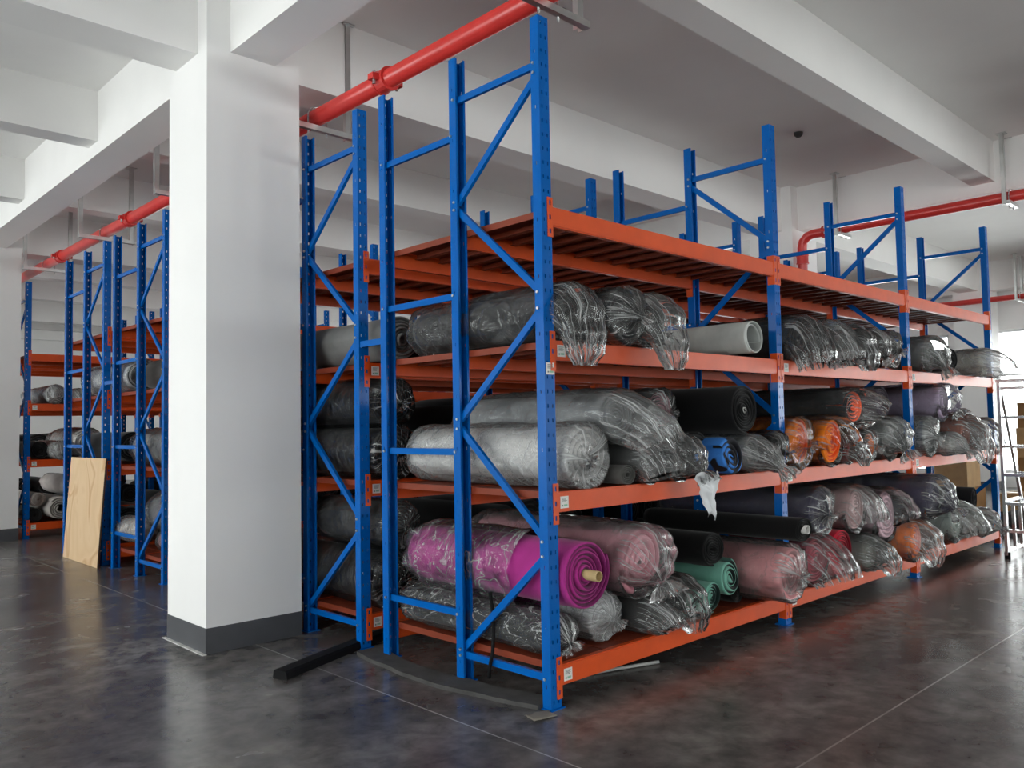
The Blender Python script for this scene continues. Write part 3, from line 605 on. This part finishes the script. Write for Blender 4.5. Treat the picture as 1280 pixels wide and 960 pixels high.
# dark rolls deep in the racks, seen only as dark shapes through the gaps
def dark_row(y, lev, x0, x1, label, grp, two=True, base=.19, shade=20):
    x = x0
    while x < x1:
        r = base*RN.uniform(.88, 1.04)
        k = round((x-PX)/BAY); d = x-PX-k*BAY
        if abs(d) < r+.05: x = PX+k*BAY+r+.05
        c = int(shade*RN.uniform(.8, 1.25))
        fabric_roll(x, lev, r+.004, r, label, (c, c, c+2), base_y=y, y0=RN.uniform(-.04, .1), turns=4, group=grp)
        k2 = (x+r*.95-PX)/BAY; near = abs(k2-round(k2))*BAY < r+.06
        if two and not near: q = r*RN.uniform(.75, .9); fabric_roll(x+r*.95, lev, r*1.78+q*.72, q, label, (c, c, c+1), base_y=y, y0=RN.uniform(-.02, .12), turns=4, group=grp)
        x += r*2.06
DR = 'dark rolls deep in the second rack'; DL = 'dark roll deep in the second rack, behind the front rolls'
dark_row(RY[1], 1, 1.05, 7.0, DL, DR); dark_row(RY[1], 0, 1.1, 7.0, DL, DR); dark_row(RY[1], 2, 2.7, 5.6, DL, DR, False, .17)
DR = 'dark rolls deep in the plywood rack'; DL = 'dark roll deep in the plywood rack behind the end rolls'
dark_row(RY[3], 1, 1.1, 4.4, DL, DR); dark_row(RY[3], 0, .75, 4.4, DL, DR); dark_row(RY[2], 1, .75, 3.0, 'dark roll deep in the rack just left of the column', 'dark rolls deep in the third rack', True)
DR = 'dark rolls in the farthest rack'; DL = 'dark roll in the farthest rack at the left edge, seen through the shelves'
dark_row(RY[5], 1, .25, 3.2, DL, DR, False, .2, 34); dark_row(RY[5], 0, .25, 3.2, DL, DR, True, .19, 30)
# the blue cloth is printed with large black patches
bl = [o for o in bpy.data.objects if o.get('label', '').startswith('blue and black')][0]
def mat_patch():
    t = NT('blue_black_print'); n = t.tex(5, 2, .5, dist=1.0)
    t.link(t.ramp(n, [(.50, rgb(54, 128, 214)), (.53, rgb(14, 15, 26))]), t.bsdf.inputs['Base Color']); t.bsdf.inputs['Roughness'].default_value = .85; return t.m
for c in bl.children: c.data.materials[0] = mat_patch()
# ---- white torn bag hanging under the blue cloth
def sheet(name, pts_fn, nu, nv, mat, thick=.002, parent=None):
    b = MB(); k = b.m(mat)
    for i in range(nu+1):
        for j in range(nv+1): b.v.append(pts_fn(i/nu, j/nv))
    for i in range(nu):
        for j in range(nv): q = i*(nv+1)+j; b.f.append([q, q+1, q+nv+2, q+nv+1]); b.mi.append(k)
    o = b.build(name, parent, smooth=True)
    sd = o.modifiers.new('thickness', 'SOLIDIFY'); sd.thickness = thick
    return o
M_BAG = plain('white_plastic_bag', (.66, .68, .70, 1), .35)
def bagf(u, v):
    wd = .24*(1-v*.78); x = 1.16+(u-.5)*wd+.02*v; z = 1.13-.25*v
    n = fbm(u*4, v*4, 3.3)*.03
    return (x, -.185-.03*math.sin(u*PI)+n, z+.02*math.sin(u*9))
tag(sheet('plastic_bag', bagf, 14, 12, M_BAG), 'torn white plastic bag hanging over the beam below the blue cloth roll', 'plastic bag')

# ------------------------------------------------------------------ pipes and hangers
def pipe(label, pts, r, couplings=()):
    t = thing('fire_pipe', label, 'pipe', pts[0]); o = Vector(pts[0])
    b = MB(); b.tube([Vector(p)-o for p in pts], r, M_RED, 20); b.build('pipe', t, smooth=True)
    for p, ax in couplings:
        b = MB(); p = Vector(p)-o; a = Vector(ax)
        b.tube([p-a*.055, p+a*.055], r*1.22, M_RED, 20); b.tube([p-a*.06, p-a*.045], r*1.32, M_RED, 20); b.tube([p+a*.045, p+a*.06], r*1.32, M_RED, 20)
        s = a.cross(Vector((0, 0, 1)))
        for q in (-1, 1):
            c = p+s*q*r*1.5; b.box(c-Vector((.03, .03, .02)), c+Vector((.03, .03, .02)), M_RED); b.tube([c-Vector((0, 0, .045)), c+Vector((0, 0, .045))], .011, M_STEEL, 8)
        b.build('coupling', t, smooth=False)
    return t
PZ = 3.8
pipe('red fire pipe running above the rack ends and behind the white column', [(.14, -10, PZ), (.14, 22, PZ)], .062, [((.14, 1.6, PZ), (0, 1, 0)), ((.14, 6.45, PZ), (0, 1, 0)), ((.14, 9.0, PZ), (0, 1, 0))])
pipe('dark red fire pipe under the far girder with an elbow down beside a column', [(7.35, -4.55, 3.92), (7.35, 2.10, 3.92), (7.35, 2.18, 3.90), (7.35, 2.24, 3.84), (7.35, 2.26, 3.76), (7.35, 2.26, 0)], .062, [((7.35, 1.9, 3.92), (0, 1, 0)), ((7.35, 2.26, 3.6), (0, 0, 1))])
pipe('thin red pipe near the window wall at far right', [(15.2, -10, PZ), (15.2, 9, PZ)], .055)
def hanger(label, x, y, grp, wide=.28, PZ=3.8, top=HZ):
    t = thing('pipe_hanger', label, 'pipe hanger', (x, y, PZ-.11), (0, 0, 0), grp)
    for s in (-1, 1):
        b = MB(); h = top-PZ+.11
        b.box((s*wide-.022, -.02, 0), (s*wide-.018, .02, h), M_STEEL); b.box((s*wide-.022, -.022, 0), (s*wide+.022, -.018, h), M_STEEL); b.box((s*wide+.018, -.02, 0), (s*wide+.022, .02, h), M_STEEL)
        b.box((s*wide-.05, -.05, h-.008), (s*wide+.05, .05, h), M_STEEL); b.build('drop_channel', t)
    b = MB(); b.box((-wide-.03, -.065, 0), (wide+.03, -.023, .04), M_STEEL); b.build('cross_channel', t)
    b = MB(); b.tube([(.078*math.cos(a), -.03, .11+.078*math.sin(a)) for a in [PI*k/10 for k in range(11)]], .006, M_STEEL, 8); b.tube([(.078, -.03, .11), (.078, -.03, -.03)], .006, M_STEEL, 8); b.tube([(-.078, -.03, .11), (-.078, -.03, -.03)], .006, M_STEEL, 8); b.build('u_bolt', t, smooth=True)
HG = 'steel channel hangers of the fire pipes'
for y, l in ((.1, 'steel pipe hanger at the top edge above the near corner post'), (2.52, 'steel pipe hanger just right of the wide white column'), (4.95, 'steel pipe hanger just left of the wide white column'), (7.25, 'steel pipe hanger above the plywood rack, middle of the left pipe'), (9.65, 'steel pipe hanger farthest left beside the narrow column')): hanger(l, .14, y, HG)
hanger('steel pipe hanger at the end of the far beam, upper right', 7.35, -.2, HG, .13, 3.92); hanger('steel pipe hanger beside the elbow of the far red pipe', 7.35, 1.72, HG, .13, 3.92)
hanger('steel pipe hanger on the thin red pipe near the windows', 15.2, 1.75, HG, .2)
for p, l in (((1.507, 1.229), 'small round ceiling fixture above the near rack'), ((5.443, 1.303), 'small round ceiling fixture farther along the dark ceiling')):
    b = MB(); b.tube([(p[0], p[1], HZ), (p[0], p[1], HZ-.03), (p[0], p[1], HZ-.05)], [.05, .045, .025], M_DUST, 14); tag(b.build('ceiling_fixture', smooth=False), l, 'ceiling fixture')

# ------------------------------------------------------------------ plywood, strips and scraps on the floor
t = thing('plywood_sheet', 'plywood sheet leaning against blue rack posts', 'board', (-.115, 7.21, 0), (0, math.radians(4.0), 0))
b = MB(); b.box((-.018, -.61, .0), (-.003, .61, 1.17), M_PLY); b.build('board', t)
b = MB(); b.box((-.018, -.622, .0), (-.003, -.61, 1.17), M_PLYE); b.build('edge', t)  # board edge, coloured dark for the shadow gap beside it
o = Vector((-.70, 1.52, 0)); d = Vector((.95, .31, 0)).normalized(); R = Matrix.Rotation(math.atan2(d.y, d.x), 4, 'Z')
b = MB(); n = 24
t = MB(); kk = t.m(M_RUB)
for i in range(n+1):
    s = i/n*2.6; y = .03*math.sin(s*1.7)
    for dy, dz in ((-.055, 0), (-.05, .035), (-.04, .048), (.04, .048), (.05, .035), (.055, 0)): t.v.append((s, y+dy, dz))
for i in range(n):
    for j in range(6): u = (j+1) % 6; t.f.append([i*6+j, i*6+u, i*6+6+u, i*6+6+j]); t.mi.append(kk)
t.f.append(list(range(6))); t.mi.append(kk); t.f.append([n*6+j for j in range(6)][::-1]); t.mi.append(kk)
ob = t.build('rubber_strip', None, False, o); ob.rotation_euler = (0, 0, math.atan2(d.y, d.x)); tag(ob, 'long black rubber strip on the floor running under the racks', 'strip')
t = MB(); kk = t.m(M_DUST); n = 40
for i in range(n+1):
    u = i/n; y = 1.62-1.56*u; x = -.05-.10*math.sin(PI*u)+.06*u; w2 = .085+.015*noise.noise(Vector((u*6, 0, 0)))
    for dx, dz in ((-w2, .001), (-w2*.95, .022+.006*noise.noise(Vector((u*9, 1, 0)))), (w2*.95, .022+.006*noise.noise(Vector((u*7, 5, 0)))), (w2, .001)): t.v.append((x+dx+.02, y, dz))
for i in range(n):
    for j in range(4): u = (j+1) % 4; t.f.append([i*4+j, i*4+u, i*4+4+u, i*4+4+j]); t.mi.append(kk)
t.f.append([0, 1, 2, 3]); t.mi.append(kk); t.f.append([n*4+j for j in range(4)][::-1]); t.mi.append(kk)
tag(t.build('foam_strip', smooth=False), 'flat dusty grey foam strip curving along the foot of the near rack end', 'strip')
t = MB(); t.tube([(1.02, .10, .012), (.45, .29, .012)], .010, plain('white_plastic_rod', (.36, .36, .35, 1), .5), 10); tag(t.build('plastic_rod', smooth=True), 'thin white rod on the floor under the near rack', 'rod')
def scr(u, v): return (-.19+u*.13+.02*v, -.05+v*.09-.03*u, .006+.012*abs(fbm(u*3, v*3, 1)))
tag(sheet('paper_scrap', scr, 8, 6, plain('beige_paper', (.19, .17, .14, 1), .9), .002), 'small beige paper scrap at the foot of the near corner post', 'scrap')
t = MB(); t.tube([(.03, .50, .52), (.02, .47, .42), (.015, .46, .30), (.0, .455, .20), (-.03, .45, .12), (-.032, .452, .075)], .010, M_RUB, 8); tag(t.build('black_strap', smooth=True), 'black strap hanging down inside the near rack end frame', 'strap')

# ------------------------------------------------------------------ step ladder and goods at the far right
t = thing('step_ladder', 'aluminium step ladder standing at the far end of the near rack', 'ladder', (6.47, -.27, 0))
def lrail(name, p, q, w1=.055, w2=.028):
    b = MB(); b.bar(p, q, w1, w2, M_ALU, Vector((1, 0, 0)) if abs(Vector(q).x-Vector(p).x) < .3 else Vector((0, 0, 1))); b.build(name, t)
LW = -.56
for y in (0, LW):
    lrail('rail', (0, y, .03), (-.02, y, 1.82))
    lrail('rear_rail', (.80, y, .03), (.04, y, 1.78), .045, .025)
    for x in (.28, .52): b = MB(); b.bar((x, y, .05), (x-.03, y, .58), .03, .03, M_ALU); b.build('guard_bar', t)
    b = MB(); b.bar((.02, y, .08), (.78, y, .08), .03, .025, M_ALU, Vector((0, 0, 1))); b.build('bottom_bar', t)
    b = MB(); b.bar((.0, y, .58), (.56, y, .58), .03, .02, M_ALU, Vector((0, 0, 1))); b.build('spreader', t)
    for x in (0, .80): b = MB(); b.tube([(x, y, 0), (x, y, .06)], .028, M_RUB, 10); b.build('foot', t)
for z in (.28, .56, .85, 1.14, 1.44, 1.74):
    b = MB(); b.box((-.04, LW+.014, z-.014), (.05, -.014, z+.014), M_ALU); b.build('step', t)
    if z < 1.6: b = MB(); x = .8-.76*z/1.78; b.bar((x, LW+.014, z), (x, -.014, z), .025, .025, M_ALU); b.build('rear_rung', t)
b = MB(); b.box((-.06, LW-.02, 1.80), (.10, .02, 1.83), M_ALU); b.build('top_plate', t)
def carton(x, y, z, sx, sy, sz, lab, m=M_CARD, rz=0):
    t = thing('cardboard_box', lab, 'box', (x, y, z), (0, 0, rz), 'cardboard boxes beyond the ladder')
    b = MB(); b.box((-sx/2, -sy/2, 0), (sx/2, sy/2, sz-.004), m); b.build('carton', t)
    for s in (-1, 1):
        b = MB(); lo, hi = (-sx/2, -.003) if s < 0 else (.003, sx/2); b.box((lo, -sy/2, sz-.004), (hi, sy/2, sz), m); b.build('flap', t)
    b = MB(); b.box((-.025, -sy/2-.001, sz-.06), (.025, -sy/2, sz), M_TAPE); b.box((-.025, -sy/2-.001, sz), (.025, sy/2+.001, sz+.001), M_TAPE); b.build('tape', t)
CB = [(10.6, .35, 0, .62, .5, .45, 'brown carton on the floor behind the ladder, bottom of its stack', M_CARD), (10.62, .37, .45, .58, .48, .42, 'brown carton behind the ladder, second of its stack', M_CARD), (10.6, .35, .87, .6, .5, .42, 'brown carton behind the ladder, third of its stack', M_CARD2), (10.63, .36, 1.29, .56, .46, .36, 'brown carton behind the ladder, topmost of its stack', M_CARD),
      (9.9, .45, 0, .6, .5, .4, 'pale carton on the floor left of the tall stack', M_CARD2), (9.3, 1.15, 0, .7, .55, .5, 'low carton beyond the end of the near rack, bottom one', M_CARD), (9.3, 1.15, .5, .68, .52, .4, 'carton beyond the end of the near rack, upper one', M_CARD2), (9.34, 1.12, .9, .5, .45, .3, 'small carton on top beyond the end of the near rack', M_CARD)]
for x, y, z, sx, sy, sz, l, m in CB: carton(x, y, z, sx, sy, sz, l, m, RN.uniform(-.1, .1))
t = MB(); t.tube([(8.0, .6, .13), (9.3, .15, .13)], .125, M_RUB, 18); tag(t.build('dark_roll', smooth=True), 'short dark roll lying on the floor behind the ladder', 'fabric roll')
